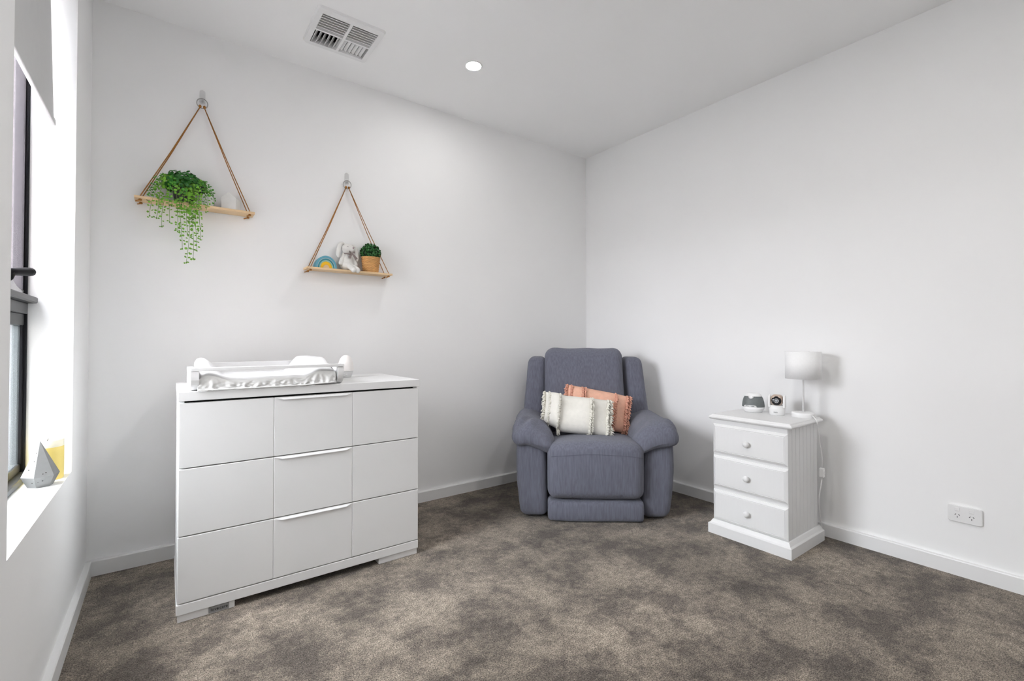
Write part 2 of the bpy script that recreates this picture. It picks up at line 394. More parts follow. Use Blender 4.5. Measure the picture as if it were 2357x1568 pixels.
# ------------------------------------------------------------------ changing dresser
DX0, DX1, DY0, DY1, DZ = .036, .983, 2.093, 2.592, .840
dr = thing('dresser', 'wide white three-drawer dresser with a changing tray on top', 'dresser', (.51, 2.34, 0))
D = lambda name, bm, m=m_white, s=False: at(dr, name, bm, m, s)
bm = bmesh.new(); box(bm, (DX0-.002, DY0-.004, .806), (DX1+.004, DY1, DZ), .002); D('top', bm)
bm = bmesh.new(); box(bm, (DX0, DY0+.022, .066), (DX0+.018, DY1, .806)); D('side_panel', bm)
bm = bmesh.new(); box(bm, (DX1-.018, DY0+.022, .066), (DX1, DY1, .806)); D('side_panel', bm)
bm = bmesh.new(); box(bm, (DX0+.018, DY1-.01, .066), (DX1-.018, DY1, .806)); D('back_panel', bm)
bm = bmesh.new(); box(bm, (DX0+.018, DY0+.028, .09), (DX1-.018, DY0+.032, .804)); D('carcass', bm, m_dark)
bm = bmesh.new(); box(bm, (DX0-.002, DY0, .028), (DX1, DY1, .066), .002); D('plinth_board', bm)
for a, b in ((DX0, .219), (.788, DX1-.004)):
    bm = bmesh.new(); box(bm, (a+.003, DY0+.006, 0), (b, DY1-.01, .028), .001); D('foot', bm)
for za, zb in ((.5600, .7980), (.3125, .5565), (.0695, .309)):
    d = bpy.data.objects.new('drawer', None); C.objects.link(d); d.parent = dr; d.location = (0, 0, 0)
    d.matrix_parent_inverse = Matrix.Translation(dr.location).inverted()
    for xa, xb in ((DX0+.001, .3510), (.3513, .6660), (.6663, DX1-.001)):
        fin('drawer_front', box(bmesh.new(), (xa, DY0, za), (xb, DY0+.022, zb), .0022), m_white, d)
    bm = bmesh.new(); sec = [(0, -.001), (-.0052, -.0058), (-.0060, -.0082), (-.0050, -.0095), (0, -.0050)]
    L0 = [bm.verts.new((.358, DY0+.0005, zb-.002+p[1]*.15)) for p in sec]; L1 = [bm.verts.new((.385, DY0+p[0], zb-.002+p[1])) for p in sec]
    R1 = [bm.verts.new((.640, DY0+p[0], zb-.002+p[1])) for p in sec]; R0 = [bm.verts.new((.661, DY0+.0005, zb-.002+p[1]*.15)) for p in sec]
    for a, b in ((L0, L1), (L1, R1), (R1, R0)):
        for i in range(5): bm.faces.new((a[i], a[(i+1)%5], b[(i+1)%5], b[i]))
    fin('handle', bm, m_white, d)
bm = bmesh.new(); box(bm, (.134, DY0+.0035, .0035), (.200, DY0+.006, .0255), .0006); npl = D('nameplate', bm, mat('grey_nameplate', (.27, .27, .27), .4, .05, 40))
for tx, cx in (('love', .1535), ('care', .1825)):
    me = text_mesh(tx, .0155, .0003); o = link('lettering', me, mat('black_print', (.008, .008, .008), .5, .1, 30), npl)
    o.matrix_parent_inverse = Matrix.Identity(4); o.location = (cx, DY0+.0032, .0148); o.rotation_euler = (PI/2, 0, 0)
me = text_mesh('n', .011, .0002); o = link('lettering', me, mat('grey_print', (.2, .2, .2), .5, .1, 30), npl); o.location = (.1685, DY0+.0033, .0135); o.rotation_euler = (PI/2, 0, 0)

# changing tray on the dresser
tr = thing('changing_tray', 'open white wooden changing tray with rounded sides on dresser top', 'tray', (.35, 2.33, DZ))
TR = lambda name, bm, m=m_white, s=False: at(tr, name, bm, m, s)
TY0, TY1, TZ = 2.083, 2.582, .927
def side_poly():
    r = .052; zt = TZ-.0135; P = [(TY1, DZ), (TY1, zt), (TY0, zt)]
    for k in range(0, 9):
        a = PI+k*PI/16; P.append((TY0+r+r*math.cos(a), DZ+.0+r+r*math.sin(a)))
    return P
for a, b in ((.072, .097), (.599, .624)):
    TR('tray_side', prism(bmesh.new(), side_poly(), 0, a, b))
TR('front_rail', box(bmesh.new(), (.071, TY0-.002, TZ-.0125), (.625, TY0+.026, TZ), .001))
TR('back_panel', box(bmesh.new(), (.098, TY1-.016, DZ), (.598, TY1, TZ), .001))
for cx in (.085, .611):
    TR('screw_cap', lathe(bmesh.new(), [(0, .0006), (.004, .0006), (.004, 0)], 12, (cx, TY0+.013, TZ)), m_grey)

# padded changing mat
pdm = thing('changing_pad', 'white contoured changing pad with gathered cover inside the tray', 'pad', (.35, 2.33, DZ))
def prof(x):
    l = max(0, min(1, (.205-x)/.085)); r_ = max(0, min(1, (x-.455)/.075))
    s = lambda t: t*t*(3-2*t)
    return .884+.070*max(s(l), s(r_))
NX, NY = 70, 30; xa, xb, ya, yb = .0985, .5975, 2.100, 2.562
def padz(x, y):
    e = min(1, (x-xa)/.03, (xb-x)/.03); ey = min(1, (y-ya)/.02+.5, (yb-y)/.05)
    h = prof(x); fr = 1-max(0, (ya+.22-y)/.22)**2*.0
    # bolsters start low behind the front rail and rise towards the wall
    rise = max(0, min(1, (y-ya-.02)/.16)); rise = rise*rise*(3-2*rise)
    h = .884+(h-.884)*(.34+.66*rise)
    h -= .02*(1-math.sqrt(max(0, 1-(1-e)**2))) if e < 1 else 0
    h -= .018*(1-max(0, ey)) if ey < 1 else 0
    return h+.002*nz(x, y, 0, 14)
bm = bmesh.new(); G = [[bm.verts.new((xa+(xb-xa)*i/NX, ya+(yb-ya)*j/NY, padz(xa+(xb-xa)*i/NX, ya+(yb-ya)*j/NY))) for j in range(NY+1)] for i in range(NX+1)]
for i in range(NX):
    for j in range(NY): bm.faces.new((G[i][j], G[i+1][j], G[i+1][j+1], G[i][j+1]))
Bt = [[None]*(NY+1) for _ in range(NX+1)]
edge = [(i, 0) for i in range(NX+1)]+[(NX, j) for j in range(1, NY+1)]+[(i, NY) for i in range(NX-1, -1, -1)]+[(0, j) for j in range(NY-1, 0, -1)]
bot = [bm.verts.new((G[i][j].co.x, G[i][j].co.y, DZ+.001)) for i, j in edge]
for k in range(len(edge)):
    k2 = (k+1)%len(edge); i, j = edge[k]; i2, j2 = edge[k2]; bm.faces.new((G[i][j], bot[k], bot[k2], G[i2][j2]))
bm.faces.new(bot)
at(pdm, 'pad', bm, m_pad, True)
# gathered front skirt of the cover
bm = bmesh.new(); NXs, NZs = 220, 10; rows = []
for i in range(NXs+1):
    x = .093+(.592-.093)*i/NXs; zt = padz(min(max(x, xa+.001), xb-.001), ya)+.001; row = []
    f = i/NXs; drop = -.003*math.sin(PI*min(1, f*1.2)) if f < .83 else 0
    for j in range(NZs+1):
        t = j/NZs; z = zt+(DZ+.0018+(.007*max(0, (f-.72)/.28)) - zt)*t
        a = t**1.2
        y = ya-.004-.006*a+.0065*a*(.35+.65*(1-t*.5))*(math.sin(x*210+5*nz(x, 0, t, 22))+.7*math.sin(x*117+4*nz(x, 3, 0, 16)+2.2*t))
        if j == NZs: y -= .004
        row.append(bm.verts.new((x, y, z)))
    rows.append(row)
for i in range(NXs):
    for j in range(NZs): bm.faces.new((rows[i][j], rows[i+1][j], rows[i+1][j+1], rows[i][j+1]))
sk = at(pdm, 'cover_skirt', bm, m_cover, True); md = sk.modifiers.new('thick', 'SOLIDIFY'); md.thickness = .0015; md.offset = 1
bm = bmesh.new(); tube(bm, [(.093+(.592-.093)*k/40, ya-.016+.0012*math.sin(k*2.1), DZ+.003+(.007*max(0, (k/40-.72)/.28))) for k in range(41)], .0028, 8); at(pdm, 'hem', bm, m_cover, True)

# egg shaped room thermometer
eg = thing('egg_thermometer', 'white egg-shaped digital room thermometer right of the changing tray', 'thermometer', (.737, 2.43, DZ))
bm = bmesh.new(); lathe(bm, [(0, 0), (.024, 0), (.026, .002), (.036, .030), (.0365, .033)], 36); fin('base', bm, mat('pearl_base', (.70, .70, .70), .35, .01, 20), eg, True)
pf = []
for k in range(19):
    t = k/18; a = t*PI/2; pf.append((.038*math.cos(a)**.85*(1+.05*math.sin(2*a)) if k < 18 else 0, .034+.080*math.sin(a)))
bm = bmesh.new(); lathe(bm, pf, 36); fin('shell', bm, mat('frosted_egg_shell', (.86, .83, .81), .45, .03, 20), eg, True)
me = text_mesh('24', .020, .0003); o = link('digits', me, mat('white_digits', (.9, .9, .9), .4, .01, 20), eg); o.location = (-.010, -.0315, .017); o.rotation_euler = (PI/2+.33, 0, -.31)
o.location = (-.0096, -.0300, .0165)

# ------------------------------------------------------------------ hanging shelves
def shelf(label, hx, x0, x1, zt, ax, az, ringr, rlabel):
    t = thing('hanging_shelf', label, 'shelf', ((x0+x1)/2, 2.705, zt), 0, 'rope-hung pine shelves')
    S = lambda name, bm, m, s=False: at(t, name, bm, m, s)
    y0, y1, th = 2.663, 2.747, .0115
    S('board', box(bmesh.new(), (x0, y0, zt-th), (x1, y1, zt), .0015), m_pine)
    xl, xr = ax
    for (hxx, apx) in ((x0+.0215, xl), (x1-.0215, xr)):
        for yy in (2.673, 2.737):
            p0 = Vector((hxx, yy, zt-th-.002)); p1 = Vector((apx, 2.737, az))
            S('rope', tube(bmesh.new(), [p0, Vector((hxx, yy, zt+.002)), p0.lerp(p1, .5)+Vector((0, 0, .01))*.0, p1], .0023, 8), m_rope, True)
            bm = bmesh.new(); ell(bm, (hxx, yy, zt-th-.005), (.007, .006, .005), None, 10, 6)
            dx = random.uniform(-1, 1); tube(bm, [(hxx, yy, zt-th-.006), (hxx-.008+dx*.004, yy-.004, zt-th-.010), (hxx-.014+dx*.006, yy-.006, zt-th-.012-.005*random.random())], .003, 6)
            S('knot', bm, m_rope, True)
        bm = bmesh.new(); ell(bm, (apx, 2.736, az+.003), (.0065, .006, .008), None, 12, 8); S('cord_wrap', bm, m_rope, True)
    bm = bmesh.new(); c = Vector((hx, 2.7365, az+.0195)); n1 = 40
    pts = [c+Vector((math.cos(2*PI*k/n1)*ringr, -.004*math.sin(2*PI*k/n1), math.sin(2*PI*k/n1)*ringr)) for k in range(n1+1)]
    tube(bm, pts, .0022, 8, False); bmesh.ops.remove_doubles(bm, verts=bm.verts, dist=.0002); S('ring', bm, m_ring, True)
    # clear adhesive hook
    h = thing('wall_hook', rlabel, 'hook', (hx+.001, YB, az+.06), 0, 'clear adhesive wall hooks')
    P = []
    for k in range(13): a = PI*k/12; P.append((.0125*math.cos(a), .020+.012*math.sin(a)))
    for k in range(13): a = PI+PI*k/12; P.append((.0125*math.cos(a), -.030+.008*math.sin(a)))
    fin('hook_plate', prism(bmesh.new(), P, 1, -.004, -.0005), m_clear, h)
    bm = bmesh.new(); tube(bm, [(0, -.004, -.026), (0, -.016, -.030), (0, -.021, -.024), (0, -.021, -.017)], .0045, 10); fin('hook_nub', bm, m_clear, h, True)
    return t
shelf('upper pine board shelf hung from one hook, holding the trailing plant', .130, -.123, .352, 1.678, (.121, .139), 2.174, .0225, 'clear plastic hook above the shelf with the trailing plant')
shelf('lower pine board shelf hung from one hook, holding the toy rabbit', .833, .600, 1.081, 1.428, (.826, .843), 1.914, .0225, 'clear plastic hook above the shelf with the toy rabbit')

# house ornament
hs = thing('house_ornament', 'small white concrete house ornament on the upper shelf', 'ornament', (.250, 2.706, 1.678), math.radians(-25))
fin('house_block', prism(bmesh.new(), [(-.033, 0), (.033, 0), (.033, .058), (0, .086), (-.033, .058)], 1, -.026, .026), m_conc, hs)

# rainbow stacking toy
rb = thing('rainbow_toy', 'wooden rainbow stacking toy in blues and yellow on the lower shelf', 'toy', (.7035, 2.703, 1.428))
def arch(ro, ri, ho, hi, m):
    bm = bmesh.new(); n = 24; y0, y1 = -.027, .027; Rg = []
    for k in range(n+1):
        a = PI*k/n; c, s = math.cos(a), math.sin(a); q = []
        for (R, Hh) in ((ro, ho), (ri, hi)):
            for y in (y0, y1): q.append(bm.verts.new((R*c, y, Hh*s)))
        Rg.append(q)
    for a, b in zip(Rg, Rg[1:]):
        bm.faces.new((a[0], b[0], b[1], a[1])); bm.faces.new((a[2], a[3], b[3], b[2])); bm.faces.new((a[0], a[2], b[2], b[0])); bm.faces.new((a[1], b[1], b[3], a[3]))
    for q in (Rg[0], Rg[-1]): bm.faces.new((q[0], q[1], q[3], q[2]))
    o = fin('arch', bm, m, rb); md = o.modifiers.new('bev', 'BEVEL'); md.width = .0012; md.segments = 2; md.limit_method = 'ANGLE'; return o
cols = [((1, .84), srgb(.36, .62, .70)), ((.835, .775), srgb(.66, .75, .78)), ((.77, .66), srgb(.18, .51, .55)), ((.655, .545), srgb(.60, .74, .68)), ((.54, .285), srgb(.90, .70, .08))]
for (a, b), c in cols: arch(.0575*a, .0575*b, .069*a, .069*b, mat('rainbow_paint_%d' % int(a*1000), c, .6, .05, 30))
bm = bmesh.new(); prism(bm, [(.0575*.28*math.cos(PI*k/16), .069*.28*math.sin(PI*k/16)) for k in range(17)], 1, -.027, .027); fin('centre_block', bm, m_pine, rb)

# plush rabbit
bn = thing('toy_rabbit', 'white plush rabbit with long ears and taupe bow on the lower shelf', 'toy', (.826, 2.704, 1.428), .12)
bm = bmesh.new()
ell(bm, (0, .004, .050), (.037, .030, .050)); ell(bm, (0, .002, .030), (.041, .033, .030))
ell(bm, (.000, -.006, .124), (.037, .031, .029)); ell(bm, (.012, -.024, .121), (.019, .015, .017)); ell(bm, (0, 0, .097), (.021, .019, .014))
for kx, tx in ((-.004, .010), (.026, .034)):
    for k in range(7):
        t = k/6; ell(bm, (kx+(tx-kx)*t, -.014-.046*t, .022-.006*t-.016*t*t), (.0135-.001*math.sin(PI*t)+.002*t, .015, .0135+.002*t), None, 14, 10)
for s in (-1, 1):
    for k in range(6):
        t = k/5; ell(bm, (s*(.024+.020*t), -.002-.008*t, .088-.050*t), (.0105+.002*t, .012, .013), None, 12, 8)
body = fin('body', bm, m_plush, bn, True)
md = body.modifiers.new('rm', 'REMESH'); md.mode = 'VOXEL'; md.voxel_size = .0022; md.use_smooth_shade = True
md = body.modifiers.new('sm', 'SMOOTH'); md.factor = .5; md.iterations = 4
for s in (-1, 1):
    if s < 0: pts = [(-.018, 0, .147), (-.030, -.002, .155), (-.043, -.003, .147), (-.052, -.004, .122), (-.057, -.006, .094), (-.054, -.007, .068)]
    else: pts = [(.020, .002, .143), (.032, 0, .147), (.043, -.002, .135), (.049, -.004, .108), (.053, -.006, .080), (.053, -.007, .058)]
    bm = bmesh.new(); P_ = []
    for a, b in zip(pts, pts[1:]):
        for k in range(4): P_.append(Vector(a).lerp(Vector(b), k/4))
    P_.append(Vector(pts[-1])); nn_ = len(P_)
    tube(bm, P_, .0125, 12, True, [(.5+.5*min(1, k/8))*(1 if k < nn_-4 else (nn_-k)/4*.9+.1) for k in range(nn_)])
    o = fin('ear', bm, m_plush, bn, True); md = o.modifiers.new('s', 'SUBSURF'); md.levels = 1; md.render_levels = 1
bm = bmesh.new(); ell(bm, (.017, -.0395, .1275), (.0042, .003, .0036), None, 12, 8); fin('nose', bm, mat('dusty_pink_nose', srgb(.62, .50, .52), .7, .05, 60), bn, True)
for ex, ey in ((-.014, -.0355), (.031, -.0275)):
    bm = bmesh.new(); tube(bm, [(ex-.004, ey, .133), (ex, ey-.001, .1318), (ex+.004, ey, .133)], .0008, 6); fin('eye', bm, m_ribbon, bn, True)
bm = bmesh.new(); tube(bm, [(.0245*math.cos(2*PI*k/24), -.002+.0235*math.sin(2*PI*k/24), .0965+.003*math.sin(2*PI*k/24)) for k in range(25)], .003, 6, False); fin('ribbon_band', bm, m_ribbon, bn, True)
bm = bmesh.new(); ell(bm, (.012, -.030, .095), (.006, .005, .005), None, 10, 6)
def strip(bm, a, b, wv, th=.0012):
    a, b, wv = Vector(a), Vector(b), Vector(wv); nn = (b-a).cross(wv).normalized()*th
    q = [a-wv*.35, a+wv*.35, b+wv, b-wv]; A = [bm.verts.new(p+nn) for p in q]; B = [bm.verts.new(p-nn) for p in q]
    bm.faces.new(A); bm.faces.new(B[::-1])
    for i in range(4): bm.faces.new((A[i], B[i], B[(i+1)%4], A[(i+1)%4]))
strip(bm, (.012, -.034, .096), (-.006, -.0400, .069), (.0075, 0, -.003)); strip(bm, (.013, -.034, .096), (.040, -.034, .066), (.0075, .003, .006))
strip(bm, (.011, -.033, .097), (-.004, -.036, .106), (.001, 0, .005)); strip(bm, (.013, -.033, .097), (.030, -.031, .105), (.001, 0, .005))
fin('bow', bm, m_ribbon, bn)

# small topiary in a wicker basket
tp = thing('topiary_plant', 'round clipped green topiary in small wicker basket on lower shelf', 'plant', (.962, 2.704, 1.428))
bm = bmesh.new(); lathe(bm, [(0, 0), (.0395, 0), (.0495, .086), (0, .086)], 40)
for v in bm.verts: v.co.y *= .83
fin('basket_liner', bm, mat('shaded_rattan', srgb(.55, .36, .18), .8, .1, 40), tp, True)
for j in range(13):
    z = .0035+j*.0066; R_ = .0412+.0100*z/.088
    pts = [((R_+.0016*math.cos(k*PI/2+PI*(j % 2)))*math.cos(2*PI*k/56), (R_+.0016*math.cos(k*PI/2+PI*(j % 2)))*.83*math.sin(2*PI*k/56), z) for k in range(57)]
    fin('weave_strand', tube(bmesh.new(), pts, .0032, 6, False), m_wick, tp, True)
bm = bmesh.new(); tube(bm, [(.0535*math.cos(2*PI*k/40), .0535*.83*math.sin(2*PI*k/40), .088) for k in range(41)], .0026, 8, False); fin('basket_rim', bm, m_wick, tp, True)
bm = bmesh.new(); ell(bm, (0, 0, .118), (.050, .036, .044), None, 24, 14); fin('foliage_core', bm, m_core, tp, True)
def leaf(bm, c, nrm, tang, L, Wd, cup=.25):
    nrm = nrm.normalized(); tang = (tang-nrm*tang.dot(nrm)); tang = tang.normalized() if tang.length > 1e-6 else nrm.orthogonal().normalized(); bi = nrm.cross(tang)
    ctr = bm.verts.new(c-nrm*L*cup*.3)
    ringv = []
    for k in range(7):
        a = 2*PI*k/7; rr = 1+.12*math.cos(a)
        ringv.append(bm.verts.new(c+tang*math.cos(a)*L*.5*rr+bi*math.sin(a)*Wd*.5+nrm*L*cup*.25*abs(math.sin(a))))
    for k in range(7): bm.faces.new((ctr, ringv[k], ringv[(k+1)%7]))
bm = bmesh.new(); rnd = random.Random(3)
for k in range(520):
    z = rnd.uniform(-.75, 1); a = rnd.uniform(0, 2*PI); q = math.sqrt(max(0, 1-z*z)); d = Vector((q*math.cos(a), q*math.sin(a), z))
    s = rnd.uniform(.93, 1.13); c = Vector((d.x*.055*s, d.y*.041*s, .118+d.z*.048*s))
    leaf(bm, c, d+Vector((rnd.uniform(-.8, .8), rnd.uniform(-.8, .8), rnd.uniform(-.5, .9))), Vector((rnd.uniform(-1, 1), rnd.uniform(-1, 1), rnd.uniform(-1, 1))), .0125, .0095)
stuff(fin('foliage', bm, m_topi, tp))

# trailing plant
pl = thing('trailing_plant', 'bushy green trailing plant spilling over the upper shelf front', 'plant', (.06, 2.705, 1.678))
bm = bmesh.new(); lathe(bm, [(0, 0), (.037, 0), (.039, .003), (.046, .072), (.048, .075), (.044, .075), (.042, .066), (0, .064)], 32); fin('pot', bm, m_pot, pl, True)
bm = bmesh.new(); ell(bm, (0, -.002, .088), (.050, .038, .035), None, 20, 12); fin('foliage_core', bm, m_core, pl, True)
rnd = random.Random(11); bm = bmesh.new()
def rv(a): return Vector((rnd.uniform(-a, a), rnd.uniform(-a, a), rnd.uniform(-a, a)))
for k in range(430):          # dense crown
    a = rnd.uniform(0, 2*PI); z = rnd.uniform(-.25, 1); q = math.sqrt(max(0, 1-z*z)); s_ = rnd.uniform(.6, 1.0)**.5
    lump = 1+.16*nz(math.cos(a), math.sin(a), z, 2.3)
    c = Vector((q*math.cos(a)*.088*s_*lump, min(.036, q*math.sin(a)*.064*s_-.006), .082+z*.070*s_*lump))
    leaf(bm, c, Vector((q*math.cos(a), q*math.sin(a)-.3, z*.8+.3))+rv(.7), rv(1), rnd.uniform(.014, .021), rnd.uniform(.012, .018))
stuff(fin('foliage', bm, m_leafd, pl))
# trailing stems: (start x, tip x, tip z, forward reach, lime share)
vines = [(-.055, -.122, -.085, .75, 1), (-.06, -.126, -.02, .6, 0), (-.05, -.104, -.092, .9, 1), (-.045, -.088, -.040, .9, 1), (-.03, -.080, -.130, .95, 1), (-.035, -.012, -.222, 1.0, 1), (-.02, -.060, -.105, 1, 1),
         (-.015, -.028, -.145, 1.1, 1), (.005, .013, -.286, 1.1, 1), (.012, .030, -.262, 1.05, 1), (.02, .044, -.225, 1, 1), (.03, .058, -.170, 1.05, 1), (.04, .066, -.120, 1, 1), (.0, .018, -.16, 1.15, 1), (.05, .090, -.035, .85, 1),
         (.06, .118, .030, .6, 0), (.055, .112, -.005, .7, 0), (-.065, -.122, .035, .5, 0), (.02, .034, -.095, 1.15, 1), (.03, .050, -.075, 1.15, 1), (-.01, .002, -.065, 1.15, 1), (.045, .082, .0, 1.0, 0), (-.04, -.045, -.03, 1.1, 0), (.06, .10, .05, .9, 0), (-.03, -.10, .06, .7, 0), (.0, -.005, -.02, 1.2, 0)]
rnd = random.Random(5)
for (sx, ex, ez, yb_, lime) in vines:
    p0 = Vector((sx*.6, -.01, .10)); p1 = Vector((sx*.4+ex*.6, -.050*yb_, .150)); p2 = Vector((ex+rnd.uniform(-.012, .012), -.066*yb_, .05+ez*.35)); p3 = Vector((ex, -.052*yb_, ez))
    pts = []; ph = rnd.uniform(0, 6)
    for k in range(31):
        t = k/30; pts.append(p0*(1-t)**3+p1*3*t*(1-t)**2+p2*3*t*t*(1-t)+p3*t**3+Vector((.006*t*math.sin(t*7+ph), .003*math.sin(t*6+ph), 0)))
    bm = bmesh.new(); tube(bm, pts, .0009, 5); vo = fin('vine', bm, m_vine, pl, True)
    bm = bmesh.new(); L = sum((b-a).length for a, b in zip(pts, pts[1:])); acc = 0; nxt = .015
    for a, b in zip(pts, pts[1:]):
        acc += (b-a).length
        while acc > nxt:
            prog = nxt/L; sz = rnd.uniform(.0125, .0185)*(1-.38*prog); sd = rnd.choice((-1, 1))
            for q in range(2 if rnd.random() < .65 else 1):
                off = Vector((sd*rnd.uniform(.005, .010), rnd.uniform(-.008, .004), rnd.uniform(-.006, .005))); sd = -sd
                leaf(bm, b+off, Vector((rnd.uniform(-.9, .9), -1, rnd.uniform(-.5, .9))), Vector((sd, 0, rnd.uniform(-.9, .5))), sz, sz*rnd.uniform(.65, .9))
            nxt += rnd.uniform(.009, .017)*(1+.55*prog)
    leaf(bm, pts[-1], Vector((0, -1, .2)), Vector((.3, 0, -1)), .009, .006)
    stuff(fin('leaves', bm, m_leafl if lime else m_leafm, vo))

# ------------------------------------------------------------------ recliner
CH_A = math.radians(-39.3)
ch = thing('recliner', 'slate blue-grey upholstered recliner armchair standing across the room corner', 'armchair', (1.944, 1.834, 0), CH_A)
def wr(x, y, z, a, s, sd=0): return a*nz(x+sd, y, z, s)
# footrest
def f_foot(x, y, z): return (x, y-.008*(1-(z/.06)**2)-.004*math.cos(x*9)+wr(x, y, z, .002, 25), z+.002*math.sin(x*14))
softbox('footrest', (.540, .16, .122), .022, m_chair, ch, f_foot, 18, (0, .088, .064))
# seat wrapped over the front
def f_seat(x, y, z):
    fz = (z+.17)/.34
    y2 = y-.016*(1-(x/.28)**4)*math.sin(PI*min(1, max(0, fz*.9)))*(1 if y < 0 else .2)
    if y < 0 and abs(abs(x)-.138) < .006 and z < .09: y2 += .0045*(1-abs(abs(x)-.138)/.006)
    z2 = z+(.020*(1-(x/.28)**2)-.012 if z > 0 else 0)-.04*max(0, (y+.1)/.5)*(1 if z > 0 else 0)
    return (x, y2+wr(x, y, z, .0025, 18), z2+wr(x, y, z, .002, 15, 5))
softbox('seat_cushion', (.544, .58, .325), .055, m_chair, ch, f_seat, 30, (0, .275, .292))
# arms
for s in (-1, 1):
    def f_arm(x, y, z, s=s):
        t = (z+.235)/.47; out = s*x
        x2 = x+s*(.018*math.sin(PI*min(1, t*.85)) if out > 0 else 0)+s*.012*t
        y2 = y-.014*math.sin(PI*t)*(1 if y < 0 else 0)
        z2 = z-(.045*max(0, -out/.085) if z > .12 else 0)*min(1, (z-.12)/.1 if z > .12 else 0)
        z2 += .022*max(0, out/.08)*max(0, (z-.1)/.13)
        return (x2+wr(x, y, z, .002, 20, s), y2+wr(x, y, z, .002, 22, s+3), z2)
    softbox('arm_panel', (.160, .66, .47), .045, m_chair, ch, f_arm, 20, (s*.347, .385, .245))
    def f_pad(x, y, z, s=s):
        out = s*x; inn = max(0, -out)
        z2 = z+.20*out-(.10*inn+2.4*inn*inn)-2.2*max(0, out)**2
        fr = max(0, (-y-.14)/.14)
        z2 -= .035*fr*fr
        z2 += .0095*math.sin(46*y+26*out+4*nz(x, y, z, 9))*max(0, min(1, (-y-.02)/.15))*(1 if z > -.02 else .4)
        z2 += wr(x, y, z, .006, 13, s)
        wide = 1+.10*max(0, -y)/.28
        return (x*wide+wr(x, y, z, .004, 12, 9), y+wr(x, y, z, .004, 12, 4), z2)
    softbox('arm_pad', (.235, .58, .125), .0615, m_chair, ch, f_pad, 40, (s*.352, .300, .500))
# back
TILT = .30
def f_back(x, y, z):
    t = (z+.28)/.56
    y2 = y+TILT*z*.62+.02*(t-.5)**2
    if y < 0:
        y2 -= .028*math.sin(PI*min(1, max(0, t)))*(1-(x/.27)**2)
        if abs(x-.145) < .006: y2 += .003
        if abs(x+.10) < .006: y2 += .002
    top = max(0, (t-.85)/.15)
    return (x*(1-.012*t)+wr(x, y, z, .003, 10), y2+wr(x, y, z, .004, 11, 6), z+.002*math.sin(x*30+1)*top+wr(x, y, z, .002, 14, 2))
softbox('backrest', (.535, .17, .57), .062, m_chair, ch, f_back, 28, (-.012, .560, .690))
for s in (-1, 1):
    def f_wing(x, y, z, s=s):
        t = (z+.24)/.48
        return (x+s*.030*(1-t)+(s*.012 if s*x > 0 else 0)*(1-t)+wr(x, y, z, .003, 12, s*3), y+TILT*z*.62+wr(x, y, z, .003, 12, s), z+wr(x, y, z, .004, 12, s*2))
    softbox('back_wing', (.128, .19, .50), .045, m_chair, ch, f_wing, 18, (s*.325, .615, .665))
softbox('back_base', (.72, .20, .40), .04, m_chair, ch, None, 8, (0, .62, .24))

# stitched seams
m_seam = mat('slate_seam_thread', srgb(.33, .335, .38), .95, .1, 60)
def seam(pts, r=.0016):
    fin('seam', tube(bmesh.new(), pts, r, 6), m_seam, ch, True)
def on_seat(x, y, z):
    v = f_seat(x, y, z); return Vector((v[0], v[1]+.275, v[2]+.292))
for sx in (-.140, -.134, .134, .140): seam([on_seat(sx, -.29, -.145+.235*k/20)+Vector((0, .0003, 0)) for k in range(21)], .0011)
seam([on_seat(-.255+.51*k/40, -.29, .092) for k in range(41)], .0011)
def on_back(x, z):
    v = f_back(x, -.085, z); return Vector((v[0]-.012, v[1]+.560-.0005, v[2]+.690))
for sx in (.148, -.105): seam([on_back(sx, -.05+.27*k/24) for k in range(25)], .0010)

